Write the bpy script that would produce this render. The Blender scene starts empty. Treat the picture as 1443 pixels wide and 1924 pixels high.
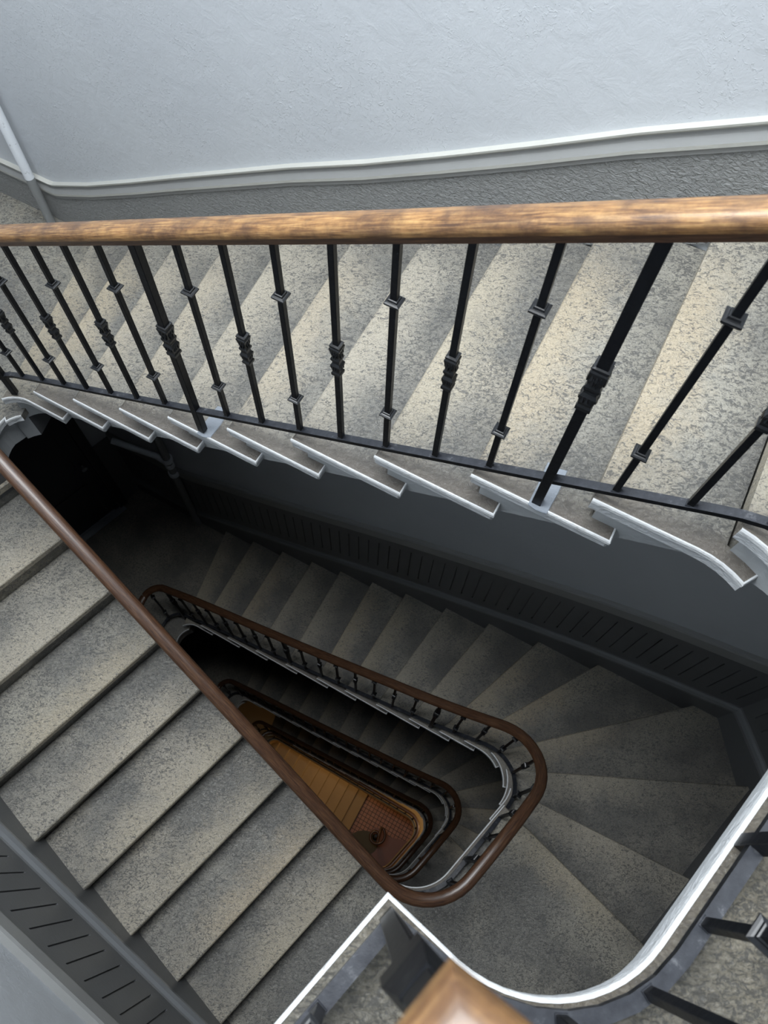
import bpy, bmesh, math, random
from mathutils import Vector, Matrix

# ---------------------------------------------------------------- camera, light, exposure
ZC = 18.0                                     # height of the lens above the tiled hall floor
scene = bpy.context.scene
COL = scene.collection
R = ((0.99954813, 0.0, -0.03005887), (-0.01280373, 0.9047443, -0.42576264), (0.0271956, 0.42595511, 0.90433547))
cam_data = bpy.data.cameras.new('camera')
cam = bpy.data.objects.new('camera', cam_data)
COL.objects.link(cam)
cam.matrix_world = Matrix.Translation((0, 0, ZC)) @ Matrix(R).to_4x4()
cam_data.sensor_fit = 'HORIZONTAL'
cam_data.sensor_width = 36.0
cam_data.lens = 1380.0 / 1443.0 * 36.0
cam_data.clip_start = 0.02
cam_data.dof.use_dof = True
cam_data.dof.focus_distance = 2.6
cam_data.dof.aperture_fstop = 9.0
scene.camera = cam
scene.view_settings.view_transform = 'Standard'
scene.view_settings.look = 'None'
scene.view_settings.exposure = 0.0
scene.view_settings.gamma = 1.0

world = bpy.data.worlds.new('sky'); scene.world = world
world.use_nodes = True
world.node_tree.nodes['Background'].inputs[0].default_value = (0.62, 0.78, 1.0, 1)
world.node_tree.nodes['Background'].inputs[1].default_value = 1.0

def area(name, loc, size, power, color, target=None):
    l = bpy.data.lights.new(name, 'AREA'); l.shape = 'RECTANGLE'
    l.size, l.size_y = size; l.energy = power; l.color = color
    o = bpy.data.objects.new(name, l); COL.objects.link(o); o.location = loc
    if target is not None:
        o.rotation_euler = (Vector(target) - Vector(loc)).to_track_quat('-Z', 'Y').to_euler()
    return o
CEIL = ZC + 1.9
SKYLIGHT = (-0.65, 1.20, 2.9, 1.6)            # centre x, y, size x, y of the roof opening
area('skylight_daylight', (SKYLIGHT[0], SKYLIGHT[1], CEIL + 0.02), (SKYLIGHT[2], SKYLIGHT[3]), 255, (0.94, 0.975, 1.0),
     (SKYLIGHT[0], SKYLIGHT[1], 0))
ADDED_WINDOW = (2.20, -0.03, ZC + 0.75)               # unseen window, added to brighten the right back wall and top landing
area('added_side_light', ADDED_WINDOW, (0.9, 1.3), 24, (0.92, 0.965, 1.0), (0.6, 1.9, ZC - 0.6))

# ---------------------------------------------------------------- material helpers
def new_mat(name):
    m = bpy.data.materials.new(name); m.use_nodes = True
    nt = m.node_tree
    b = nt.nodes['Principled BSDF']
    return m, nt, b
def N(nt, t, **kw):
    n = nt.nodes.new(t)
    for k, v in kw.items():
        if k in n.inputs: n.inputs[k].default_value = v
        else: setattr(n, k, v)
    return n
def L(nt, a, b): nt.links.new(a, b)
def ramp(nt, src, stops):
    r = nt.nodes.new('ShaderNodeValToRGB')
    cr = r.color_ramp
    while len(cr.elements) < len(stops): cr.elements.new(0.5)
    for e, (p, c) in zip(cr.elements, stops):
        e.position = p
        e.color = (c[0], c[1], c[2], 1) if isinstance(c, tuple) else (c, c, c, 1)
    L(nt, src, r.inputs[0]); return r.outputs[0]
def noise(nt, vec, scale, detail=4, rough=0.55, dist=0.0):
    n = N(nt, 'ShaderNodeTexNoise'); n.inputs['Scale'].default_value = scale
    n.inputs['Detail'].default_value = detail; n.inputs['Roughness'].default_value = rough
    n.inputs['Distortion'].default_value = dist
    L(nt, vec, n.inputs['Vector']); return n.outputs['Fac']
def mix(nt, fac, a, b, mode='MIX'):
    m = nt.nodes.new('ShaderNodeMix'); m.data_type = 'RGBA'; m.blend_type = mode
    for s, v in ((0, fac), (6, a), (7, b)):
        if hasattr(v, 'links'): L(nt, v, m.inputs[s])
        elif s == 0: m.inputs[0].default_value = v
        else: m.inputs[s].default_value = (v[0], v[1], v[2], 1)
    return m.outputs[2]
def math_(nt, op, a, b=0.0):
    m = nt.nodes.new('ShaderNodeMath'); m.operation = op
    for i, v in enumerate((a, b)):
        if hasattr(v, 'links'): L(nt, v, m.inputs[i])
        else: m.inputs[i].default_value = v
    return m.outputs[0]
def bump(nt, b, h, strength, dist):
    n = nt.nodes.new('ShaderNodeBump'); n.inputs['Strength'].default_value = strength
    n.inputs['Distance'].default_value = dist
    L(nt, h, n.inputs['Height']); L(nt, n.outputs[0], b.inputs['Normal'])

def stone_mat(name='worn_limestone', fs=60.0, dark=0.0):
    m, nt, b = new_mat(name)
    geo = N(nt, 'ShaderNodeNewGeometry'); P = geo.outputs['Position']
    uv = N(nt, 'ShaderNodeUVMap'); uv.uv_map = 'UVMap'
    sep = N(nt, 'ShaderNodeSeparateXYZ'); L(nt, uv.outputs[0], sep.inputs[0])
    u, v = sep.outputs[0], sep.outputs[1]
    big = noise(nt, P, 2.6, 3, 0.5)
    mid = noise(nt, P, 11.0, 5, 0.65)
    near = math_(nt, 'SUBTRACT', 1.0, math_(nt, 'MULTIPLY', v, 5.0))
    near = math_(nt, 'ADD', near, math_(nt, 'MULTIPLY', math_(nt, 'SUBTRACT', mid, 0.5), 1.5))
    wear = ramp(nt, near, [(0.0, 0.0), (0.8, 1.0)])
    ru = ramp(nt, u, [(0.04, 0.45), (0.25, 1.0), (0.75, 1.0), (0.98, 0.3)])
    wear = math_(nt, 'MULTIPLY', wear, ru)
    oi = N(nt, 'ShaderNodeObjectInfo')
    tint = ramp(nt, oi.outputs['Random'], [(0.0, (0.36, 0.34, 0.28)), (0.5, (0.315, 0.30, 0.255)), (1.0, (0.375, 0.34, 0.27))])
    wc = ramp(nt, oi.outputs['Random'], [(0.0, (0.42, 0.37, 0.27)), (0.35, (0.45, 0.375, 0.26)), (0.7, (0.42, 0.38, 0.30)), (1.0, (0.44, 0.385, 0.28))])
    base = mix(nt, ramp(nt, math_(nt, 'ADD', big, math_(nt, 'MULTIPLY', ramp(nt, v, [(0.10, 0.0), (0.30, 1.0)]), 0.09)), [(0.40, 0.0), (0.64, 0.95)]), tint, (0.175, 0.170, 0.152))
    base = mix(nt, math_(nt, 'MULTIPLY', wear, 0.85), base, wc)
    # squiggly dark flecks and pits
    mp = N(nt, 'ShaderNodeMapping'); mp.inputs['Rotation'].default_value = (0, 0, 0.6); mp.inputs['Scale'].default_value = (1.0, 1.5, 1.0); L(nt, P, mp.inputs['Vector'])
    sp = noise(nt, mp.outputs[0], fs, 6, 0.74, 1.1)
    th = math_(nt, 'SUBTRACT', sp, math_(nt, 'MULTIPLY', wear, 0.05))
    th = math_(nt, 'ADD', th, math_(nt, 'MULTIPLY', math_(nt, 'SUBTRACT', mid, 0.5), 0.20))
    flecks = ramp(nt, th, [(0.495, 0.0), (0.545, 1.0)])
    base = mix(nt, math_(nt, 'MULTIPLY', flecks, 0.80), base, (0.062, 0.062, 0.062))
    fine = noise(nt, P, 210.0, 3, 0.6, 0.4)
    base = mix(nt, ramp(nt, fine, [(0.50, 0.0), (0.66, 0.45)]), base, (0.10, 0.098, 0.09))
    base = mix(nt, ramp(nt, fine, [(0.30, 0.30), (0.42, 0.0)]), base, (0.50, 0.48, 0.42))
    # brown dirt that gathers outside the railing, by the painted edge
    dirt = ramp(nt, math_(nt, 'ADD', u, math_(nt, 'MULTIPLY', math_(nt, 'SUBTRACT', mid, 0.5), 0.06)), [(0.015, 0.8), (0.085, 0.0)])
    base = mix(nt, dirt, base, (0.145, 0.125, 0.105))
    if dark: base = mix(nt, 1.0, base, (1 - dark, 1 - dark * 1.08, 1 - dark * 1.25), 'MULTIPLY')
    L(nt, base, b.inputs['Base Color'])
    L(nt, ramp(nt, flecks, [(0.0, 0.27), (1.0, 0.48)]), b.inputs['Roughness'])
    b.inputs['Specular IOR Level'].default_value = 0.62
    bump(nt, b, math_(nt, 'ADD', math_(nt, 'MULTIPLY', sp, -1.0), math_(nt, 'MULTIPLY', fine, -0.25)), 1.0, 0.0032)
    return m

def paint_mat(name, col, rough=0.45, lump=0.0, lscale=14.0, coat=0.0, dirt=None):
    m, nt, b = new_mat(name)
    P = N(nt, 'ShaderNodeNewGeometry').outputs['Position']
    c = mix(nt, ramp(nt, noise(nt, P, 3.0, 4), [(0.3, 0.0), (0.7, 1.0)]), tuple(x * 0.93 for x in col), col)
    if dirt:
        c = mix(nt, ramp(nt, noise(nt, P, 24.0, 5, 0.7), [(0.60, 0.0), (0.74, 0.8)]), c, dirt)
    L(nt, c, b.inputs['Base Color']); b.inputs['Roughness'].default_value = rough
    b.inputs['Coat Weight'].default_value = coat
    if lump:
        mp = N(nt, 'ShaderNodeMapping'); mp.inputs['Scale'].default_value = (1, 1, 1.6); L(nt, P, mp.inputs['Vector'])
        h = noise(nt, mp.outputs[0], lscale, 4, 0.6, 1.0)
        bump(nt, b, h, 1.0, lump)
    return m

def wall_mat():
    m, nt, b = new_mat('white_plaster')
    P = N(nt, 'ShaderNodeNewGeometry').outputs['Position']
    c = mix(nt, ramp(nt, noise(nt, P, 1.2, 3), [(0.3, 0.0), (0.7, 1.0)]), (0.50, 0.525, 0.555), (0.55, 0.575, 0.60))
    L(nt, c, b.inputs['Base Color']); b.inputs['Roughness'].default_value = 0.42
    soft = noise(nt, P, 13.0, 4, 0.6, 0.5)
    gate = ramp(nt, noise(nt, P, 2.6, 3), [(0.42, 0.15), (0.66, 1.0)])
    fine = ramp(nt, noise(nt, P, 55.0, 3, 0.6, 1.2), [(0.56, 0.0), (0.74, 1.0)])
    h = math_(nt, 'ADD', math_(nt, 'MULTIPLY', soft, 0.9), math_(nt, 'MULTIPLY', fine, math_(nt, 'MULTIPLY', gate, 0.30)))
    bump(nt, b, h, 0.6, 0.0055)
    return m

def rough_mat():
    m, nt, b = new_mat('rough_grey_plinth')
    P = N(nt, 'ShaderNodeNewGeometry').outputs['Position']
    b.inputs['Base Color'].default_value = (0.25, 0.255, 0.25, 1); b.inputs['Roughness'].default_value = 0.42
    mp = N(nt, 'ShaderNodeMapping'); mp.inputs['Scale'].default_value = (1, 1, 1.7); L(nt, P, mp.inputs['Vector'])
    h = noise(nt, mp.outputs[0], 50.0, 4, 0.6, 0.8)
    bump(nt, b, h, 1.0, 0.014)
    return m

def wood_mat(rubbed=True):
    m, nt, b = new_mat('varnished_handrail_wood')
    uv = N(nt, 'ShaderNodeUVMap'); uv.uv_map = 'UVMap'
    mp = N(nt, 'ShaderNodeMapping'); mp.inputs['Scale'].default_value = (34.0, 2.2, 1.0); L(nt, uv.outputs[0], mp.inputs['Vector'])
    g = noise(nt, mp.outputs[0], 5.0, 6, 0.65, 0.6)
    P = N(nt, 'ShaderNodeNewGeometry').outputs['Position']
    col = ramp(nt, g, [(0.28, (0.026, 0.012, 0.007)), (0.5, (0.072, 0.034, 0.018)), (0.72, (0.135, 0.070, 0.034))])
    # varnish rubbed through to pale wood on the well lit upper run (world x, height)
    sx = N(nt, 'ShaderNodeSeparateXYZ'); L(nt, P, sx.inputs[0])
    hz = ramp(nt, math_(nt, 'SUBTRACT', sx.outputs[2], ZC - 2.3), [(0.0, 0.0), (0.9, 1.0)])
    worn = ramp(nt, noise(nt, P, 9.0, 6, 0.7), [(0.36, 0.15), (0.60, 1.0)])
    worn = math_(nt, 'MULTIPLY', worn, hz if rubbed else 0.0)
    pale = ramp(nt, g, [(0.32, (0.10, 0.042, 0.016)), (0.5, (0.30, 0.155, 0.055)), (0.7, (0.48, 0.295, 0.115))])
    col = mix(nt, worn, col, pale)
    scr = ramp(nt, noise(nt, P, 19.0, 5, 0.75), [(0.62, 0.0), (0.75, 0.8)])
    col = mix(nt, scr, col, (0.09, 0.035, 0.015))
    L(nt, col, b.inputs['Base Color']); b.inputs['Roughness'].default_value = 0.36
    b.inputs['Coat Weight'].default_value = 0.35; b.inputs['Coat Roughness'].default_value = 0.22
    bump(nt, b, g, 0.35, 0.002)
    return m

def iron_mat():
    m, nt, b = new_mat('black_painted_iron')
    P = N(nt, 'ShaderNodeNewGeometry').outputs['Position']
    n1 = noise(nt, P, 22.0, 5, 0.7)
    c = ramp(nt, n1, [(0.3, (0.004, 0.0045, 0.006)), (0.66, (0.007, 0.008, 0.010)), (0.82, (0.035, 0.036, 0.038))])
    L(nt, c, b.inputs['Base Color']); b.inputs['Roughness'].default_value = 0.36; b.inputs['Specular IOR Level'].default_value = 0.22
    bump(nt, b, noise(nt, P, 60.0, 3), 0.5, 0.0015)
    return m

def dusty_iron_mat():
    m, nt, b = new_mat('dusty_black_rail_paint')
    P = N(nt, 'ShaderNodeNewGeometry').outputs['Position']
    n1 = noise(nt, P, 26.0, 6, 0.75)
    c = ramp(nt, n1, [(0.35, (0.018, 0.020, 0.026)), (0.58, (0.034, 0.037, 0.045)), (0.74, (0.15, 0.155, 0.165))])
    L(nt, c, b.inputs['Base Color']); b.inputs['Roughness'].default_value = 0.4
    bump(nt, b, n1, 0.5, 0.002)
    return m

def gloss_mat():
    m, nt, b = new_mat('glossy_black_casting')
    b.inputs['Base Color'].default_value = (0.010, 0.011, 0.013, 1); b.inputs['Roughness'].default_value = 0.30
    b.inputs['Specular IOR Level'].default_value = 0.45
    return m

def tile_mat():
    m, nt, b = new_mat('red_hall_tiles')
    P = N(nt, 'ShaderNodeNewGeometry').outputs['Position']
    mp = N(nt, 'ShaderNodeMapping'); mp.inputs['Rotation'].default_value = (0, 0, math.radians(29.4)); L(nt, P, mp.inputs['Vector'])
    br = N(nt, 'ShaderNodeTexBrick'); br.offset = 0.0; br.squash = 1.0
    br.inputs['Scale'].default_value = 1.0; br.inputs['Brick Width'].default_value = 0.085; br.inputs['Row Height'].default_value = 0.085
    br.inputs['Mortar Size'].default_value = 0.007; br.inputs['Mortar Smooth'].default_value = 0.2
    br.inputs['Color1'].default_value = (0.42, 0.20, 0.14, 1); br.inputs['Color2'].default_value = (0.50, 0.27, 0.20, 1)
    br.inputs['Mortar'].default_value = (0.03, 0.012, 0.008, 1)
    L(nt, mp.outputs[0], br.inputs['Vector']); L(nt, br.outputs['Color'], b.inputs['Base Color'])
    b.inputs['Roughness'].default_value = 0.45
    return m

M = dict(
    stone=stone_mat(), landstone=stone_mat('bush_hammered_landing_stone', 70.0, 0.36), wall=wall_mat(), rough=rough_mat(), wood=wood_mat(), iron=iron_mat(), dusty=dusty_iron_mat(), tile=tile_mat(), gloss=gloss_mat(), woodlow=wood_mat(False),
    white=paint_mat('chipped_white_string_paint', (0.74, 0.755, 0.76), 0.42, 0.004, 40, dirt=(0.42, 0.40, 0.37)),
    offwhite=paint_mat('worn_string_paint', (0.55, 0.57, 0.585), 0.45, 0.005, 34, dirt=(0.34, 0.33, 0.31)),
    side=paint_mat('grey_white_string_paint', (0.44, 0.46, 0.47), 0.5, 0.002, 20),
    darkside=paint_mat('dark_grey_string', (0.055, 0.058, 0.062), 0.6, 0.002, 20),  # string sides of the lower storeys, much darker than on the top one
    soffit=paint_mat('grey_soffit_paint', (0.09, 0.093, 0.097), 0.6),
    dado=paint_mat('grey_dado_paint', (0.135, 0.140, 0.145), 0.42, 0.001, 30),
    dadocap=paint_mat('grey_moulding_paint', (0.20, 0.21, 0.22), 0.30, 0.0008, 30, coat=0.3),
    band=paint_mat('pale_grey_band_paint', (0.30, 0.305, 0.30), 0.38, 0.001, 20),
    cream=paint_mat('cream_moulding_paint', (0.52, 0.52, 0.48), 0.36, 0.0015, 20),
    pipe=paint_mat('white_pipe_paint', (0.80, 0.84, 0.88), 0.35, 0.001, 30, dirt=(0.2, 0.2, 0.21)),
    pipegrey=paint_mat('grey_pipe_paint', (0.25, 0.26, 0.26), 0.4, 0.001, 30),
    door=paint_mat('dark_blue_door_paint', (0.018, 0.024, 0.038), 0.35, 0.0005, 20),
    frame=paint_mat('dark_door_frame_paint', (0.03, 0.033, 0.04), 0.4),
    metal=paint_mat('dull_metal', (0.30, 0.33, 0.36), 0.3),
    plastic=paint_mat('pale_plastic', (0.42, 0.42, 0.40), 0.5),
    mortar=paint_mat('blue_grey_mortar', (0.27, 0.30, 0.34), 0.7, 0.003, 60),
    hallwall=paint_mat('ochre_wall_paint', (0.62, 0.42, 0.17), 0.6),
    hallstep=paint_mat('hall_step_stone', (0.46, 0.36, 0.22), 0.6, 0.002, 50),
    plainfloor=paint_mat('red_cement_floor', (0.24, 0.10, 0.065), 0.4),
    mat=paint_mat('grey_floor_mat', (0.14, 0.15, 0.14), 0.95, 0.004, 120),
)

# ---------------------------------------------------------------- object helpers
def link(name, me, mats, parent=None, bevel=0.0, seg=2, smooth=False):
    o = bpy.data.objects.new(name, me); COL.objects.link(o)
    for mt in mats: me.materials.append(mt)
    if parent is not None: o.parent = parent
    if smooth:
        for p in me.polygons: p.use_smooth = True
        me.set_sharp_from_angle(angle=math.radians(50))
    if bevel:
        b = o.modifiers.new('bevel', 'BEVEL'); b.width = bevel; b.segments = seg; b.limit_method = 'ANGLE'
        b.angle_limit = math.radians(50); b.harden_normals = False
        for p in me.polygons: p.use_smooth = True
        try:
            me.set_sharp_from_angle(angle=math.radians(45))
        except Exception: pass
    return o
def empty(name, loc):
    o = bpy.data.objects.new(name, None); COL.objects.link(o); o.location = loc; o.empty_display_size = 0.1
    return o
def tag(o, label, cat, group=None, kind=None):
    o['label'] = label; o['category'] = cat
    if group: o['group'] = group
    if kind: o['kind'] = kind
    return o
def struct(o): o['kind'] = 'structure'; return o

class MB:
    """collects vertices and faces, with a material number per face and a uv per corner"""
    def __init__(s, origin=(0, 0, 0)): s.v = []; s.f = []; s.m = []; s.uv = []; s.o = Vector(origin)
    def vert(s, p): s.v.append(Vector(p) - s.o); return len(s.v) - 1
    def face(s, ids, m=0, uv=None): s.f.append(ids); s.m.append(m); s.uv.append(uv)
    def prism(s, poly, ztop, zbot, mt=0, mb=0, side=0, uvf=None):
        """poly: ccw list of (x,y); ztop/zbot: number or list per vertex; side: number or list per edge"""
        n = len(poly)
        zt = ztop if isinstance(ztop, list) else [ztop] * n
        zb = zbot if isinstance(zbot, list) else [zbot] * n
        a = [s.vert((p[0], p[1], z)) for p, z in zip(poly, zt)]
        b = [s.vert((p[0], p[1], z)) for p, z in zip(poly, zb)]
        uvs = [uvf(p) for p in poly] if uvf else None
        s.face(a, mt, uvs); s.face(b[::-1], mb, uvs[::-1] if uvs else None)
        for i in range(n):
            j = (i + 1) % n
            s.face([b[i], b[j], a[j], a[i]], side[i] if isinstance(side, list) else side,
                   [uvs[i], uvs[j], uvs[j], uvs[i]] if uvs else None)
    def box(s, c, size, rz=0.0, m=0, taper=1.0):
        cx, cy, cz = c; hx, hy, hz = size[0] / 2, size[1] / 2, size[2] / 2
        cs, sn = math.cos(rz), math.sin(rz)
        ids = []
        for dz, k in ((-hz, 1.0), (hz, taper)):
            for dx, dy in ((-hx, -hy), (hx, -hy), (hx, hy), (-hx, hy)):
                dx, dy = dx * k, dy * k
                ids.append(s.vert((cx + dx * cs - dy * sn, cy + dx * sn + dy * cs, cz + dz)))
        a, b = ids[:4], ids[4:]
        s.face(a[::-1], m); s.face(b, m)
        for i in range(4): s.face([a[i], a[(i + 1) % 4], b[(i + 1) % 4], b[i]], m)
    def stack(s, c, rz, rings, m=0):
        """square rings (half width, z) lofted up: a shaped square post"""
        cs, sn = math.cos(rz), math.sin(rz); prev = None
        for h, z in rings:
            r = [s.vert((c[0] + x * cs - y * sn, c[1] + x * sn + y * cs, z)) for x, y in ((-h, -h), (h, -h), (h, h), (-h, h))]
            if prev is None: s.face(r[::-1], m)
            else:
                for i in range(4): s.face([prev[i], prev[(i + 1) % 4], r[(i + 1) % 4], r[i]], m)
            prev = r
        s.face(prev, m)
    def tube(s, pts, rad, n=16, m=0, cap=True):
        prev = None; up0 = Vector((0, 0, 1)); first = None
        for i, p in enumerate(pts):
            p = Vector(p); a = Vector(pts[max(i - 1, 0)]); b = Vector(pts[min(i + 1, len(pts) - 1)])
            t = (b - a).normalized()
            up = Vector((1, 0, 0)) if abs(t.z) > 0.9 else up0
            x = t.cross(up).normalized(); y = x.cross(t)
            rr = rad[i] if isinstance(rad, (list, tuple)) else rad
            ring = [s.vert(p + (x * math.cos(2 * math.pi * k / n) + y * math.sin(2 * math.pi * k / n)) * rr) for k in range(n)]
            if prev is not None:
                for k in range(n): s.face([prev[k], prev[(k + 1) % n], ring[(k + 1) % n], ring[k]], m)
            else: first = ring
            prev = ring
        if cap: s.face(first[::-1], m); s.face(prev, m)
    def sweep(s, path, prof, mats=0, closed_prof=True, caps=True):
        """path: list of 3D points; prof: list of (side, up), side is to the left of travel; section stays plumb, mitred"""
        n = len(prof); rows = []; dist = 0.0
        pl = [0.0]
        for i in range(1, n): pl.append(pl[-1] + math.dist(prof[i], prof[i - 1]))
        for i, p in enumerate(path):
            p = Vector(p)
            if i: dist += (p - Vector(path[i - 1])).length
            d1 = (p - Vector(path[i - 1])) if i else None
            d2 = (Vector(path[i + 1]) - p) if i + 1 < len(path) else None
            ds = []
            for dd in (d1, d2):
                if dd is not None:
                    q = Vector((dd.x, dd.y, 0))
                    if q.length > 1e-9: ds.append(q.normalized())
            t = (sum(ds, Vector((0, 0, 0)))).normalized()
            k = 1.0 / max(0.35, t.dot(ds[0]))
            left = Vector((-t.y, t.x, 0)) * k
            rows.append(([s.vert(p + left * a + Vector((0, 0, b))) for a, b in prof], dist))
        cnt = n if closed_prof else n - 1
        for (r0, s0), (r1, s1) in zip(rows, rows[1:]):
            for k in range(cnt):
                k2 = (k + 1) % n
                v0 = pl[k]; v1 = pl[k2] if k2 else pl[-1] + math.dist(prof[-1], prof[0])
                s.face([r0[k], r1[k], r1[k2], r0[k2]], mats[k] if isinstance(mats, list) else mats,
                       [(v0, s0), (v0, s1), (v1, s1), (v1, s0)])
        if caps and closed_prof:
            s.face(rows[0][0][::1], mats[0] if isinstance(mats, list) else mats)
            s.face(rows[-1][0][::-1], mats[0] if isinstance(mats, list) else mats)
    def build(s, name, mats, parent=None, **kw):
        me = bpy.data.meshes.new(name)
        me.from_pydata([tuple(v) for v in s.v], [], s.f)
        for p, m in zip(me.polygons, s.m): p.material_index = m
        if any(u is not None for u in s.uv):
            lay = me.uv_layers.new(name='UVMap')
            for p, u in zip(me.polygons, s.uv):
                if u:
                    for li, c in zip(p.loop_indices, u): lay.data[li].uv = c
        me.validate(); me.update()
        if kw.pop('recalc', True):
            bm = bmesh.new(); bm.from_mesh(me); bmesh.ops.recalc_face_normals(bm, faces=bm.faces); bm.to_mesh(me); bm.free()
        o = link(name, me, mats if isinstance(mats, list) else [mats], parent, **kw)
        o.location = s.o if parent is None else (s.o - parent_loc(parent))
        return o
def parent_loc(p):
    v = Vector((0, 0, 0))
    while p is not None: v += p.location; p = p.parent
    return v

# ---------------------------------------------------------------- plan of the stair well (metres, seen from above)
DB = Vector((0.8709, -0.4914)); NB = Vector((-0.4914, -0.8709))      # along the upper flight; from its wall to the well
def V2(x, y): return Vector((x, y))
def isect(p, d, q, e):
    t = ((q.x - p.x) * e.y - (q.y - p.y) * e.x) / (d.x * e.y - d.y * e.x)
    return p + d * t
def fillet(pts, rad, seg=14):
    """rounds each inner corner of a polyline; rad: radius per corner"""
    out = [pts[0]]
    for i in range(1, len(pts) - 1):
        a, b, c = pts[i - 1], pts[i], pts[i + 1]; r = rad[i - 1]
        u = (a - b).normalized(); w = (c - b).normalized()
        if r <= 0: out.append(b); continue
        half = u.angle(w) / 2; tl = r / math.tan(half)
        cen = b + (u + w).normalized() * (r / math.sin(half))
        p0 = b + u * tl; p1 = b + w * tl
        a0 = math.atan2(p0.y - cen.y, p0.x - cen.x); a1 = math.atan2(p1.y - cen.y, p1.x - cen.x)
        da = (a1 - a0 + math.pi) % (2 * math.pi) - math.pi
        for k in range(seg + 1):
            t = a0 + da * k / seg; out.append(cen + V2(math.cos(t), math.sin(t)) * r)
    out.append(pts[-1]); return out
class Path:
    def __init__(s, pts):
        s.p = [Vector(q) for q in pts]; s.s = [0.0]
        for a, b in zip(s.p, s.p[1:]): s.s.append(s.s[-1] + (b - a).length)
        s.len = s.s[-1]
    def at(s, t):
        if t <= 0: return s.p[0] + (s.p[0] - s.p[1]).normalized() * (-t)
        if t >= s.len: return s.p[-1] + (s.p[-1] - s.p[-2]).normalized() * (t - s.len)
        for i in range(len(s.s) - 1):
            if s.s[i + 1] >= t:
                f = (t - s.s[i]) / max(1e-9, s.s[i + 1] - s.s[i]); return s.p[i].lerp(s.p[i + 1], f)
    def dir(s, t): return (s.at(t + 0.003) - s.at(t - 0.003)).normalized()
    def near(s, q):
        best = (1e9, 0)
        for i in range(len(s.p) - 1):
            a, b = s.p[i], s.p[i + 1]; d = b - a
            f = max(0, min(1, (q - a).dot(d) / max(1e-12, d.dot(d)))); e = (q - (a + d * f)).length
            if e < best[0] - 1e-7: best = (e, s.s[i] + f * d.length)
        return best[1]
    def sub(s, t0, t1, extra=()):
        ts = sorted(set([t0, t1] + [x for x in s.s if t0 + 1e-4 < x < t1 - 1e-4] + [x for x in extra if t0 < x < t1]))
        return [s.at(t) for t in ts]
def outline(aA, nB, rA, rB, off, tip_r=0.150):
    """well outline, rising direction: tip > upper flight > blunt end > lower flight > tip.
    off: how far outside the slab edge (towards the walls)"""
    s2 = math.sqrt(2)
    A0 = V2(aA / 2 - off / s2, aA / 2 - off / s2); dA = V2(-1, 1) / s2
    B0 = NB * (nB - off)
    C0 = V2(0.299, -0.299) + V2(1, -1) / s2 * off; dC = V2(-1, -1) / s2
    cAB = isect(A0, dA, B0, DB); cBC = isect(B0, DB, C0, dC); cCA = isect(C0, dC, A0, dA)
    bis = ((cBC - cAB).normalized() + (cCA - cAB).normalized()).normalized()
    half = (cBC - cAB).angle(cCA - cAB) / 2
    tr = tip_r + off
    cen = cAB + bis * (tr / math.sin(half)); mid = cen - bis * tr
    pB = isect(cen, NB, B0, DB); pA = isect(cen, V2(1, 1) / s2, A0, dA)
    def arc(p, q):
        a0 = math.atan2(p.y - cen.y, p.x - cen.x); a1 = math.atan2(q.y - cen.y, q.x - cen.x)
        da = (a1 - a0 + math.pi) % (2 * math.pi) - math.pi
        return [cen + V2(math.cos(a0 + da * k / 8), math.sin(a0 + da * k / 8)) * tr for k in range(9)]
    pts = fillet([pB, cBC, cCA, pA], [rB + off, rA + off])
    return arc(mid, pB) + pts[1:-1] + arc(pA, mid)

NW0 = -2.14; NW = -2.06; SW = -1.584; QW = -6.2                # outer walls: back wall, lower flight wall, tip wall
W2 = V2(2.64, 0.37)
d3 = (V2(1.676, -0.517) - W2).normalized()
W4 = isect(W2, d3, V2(SW / 2, SW / 2), V2(1, -1))
W5 = isect(V2(SW / 2, SW / 2), V2(1, -1), V2(QW / 2, -QW / 2), V2(1, 1))
def wall_path(nw):
    """inner face of the outer walls in rising order, starting in the middle of the tip wall"""
    w1 = NB * nw + DB * 1.82
    wa = isect(NB * nw, DB, V2(QW / 2, -QW / 2), V2(1, 1))
    wm = (wa + W5) / 2
    return Path([wm, wa, w1, W2, W4, W5, wm])
WALL0 = wall_path(NW0)                            # top storey, thinner back wall
WALL1 = wall_path(NW)                             # storeys below
WALL = WALL0
def wl(p): return WALL.near(p)
def wB(d): return wl(NB * (NW0 if WALL is WALL0 else NW) + DB * d)
def wAq(q): return wl(V2((SW + q * math.sqrt(2)) / 2, (SW - q * math.sqrt(2)) / 2))

RISE = 0.162; SLAB = 0.045; INSET = 0.045
# lower flight nosings: (x-y)/sqrt2 measured
MA = [.0067, -.0604, -.1354, -.2141, -.3005, -.3935, -.498, -.613, -.7445]
QA = [m * (4.722 - RISE * k) for k, m in enumerate(MA)]

# ---------------------------------------------------------------- steps
ORD = ['first', 'second', 'third', 'fourth', 'fifth', 'sixth', 'seventh', 'eighth', 'ninth', 'tenth', 'eleventh', 'twelfth',
       'thirteenth', 'fourteenth', 'fifteenth', 'sixteenth', 'seventeenth', 'eighteenth', 'nineteenth', 'twentieth',
       'twenty-first', 'twenty-second', 'twenty-third', 'twenty-fourth', 'twenty-fifth', 'twenty-sixth', 'twenty-seventh',
       'twenty-eighth', 'twenty-ninth', 'thirtieth', 'thirty-first', 'thirty-second', 'thirty-third', 'thirty-fourth']
def uvfun(S, O):
    e = (O - S).normalized(); nrm = V2(-e.y, e.x)
    def f(p):
        q = V2(p[0], p[1]) - S
        return (max(-0.02, q.dot(e)), abs(q.dot(nrm)))
    return f
def inner_curve(path, a, b): return path.sub(a, b)
def offset_pts(path, ts, off):
    out = []
    for t in ts:
        d = path.dir(t); out.append(path.at(t) + V2(-d.y, d.x) * off)
    return out
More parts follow.
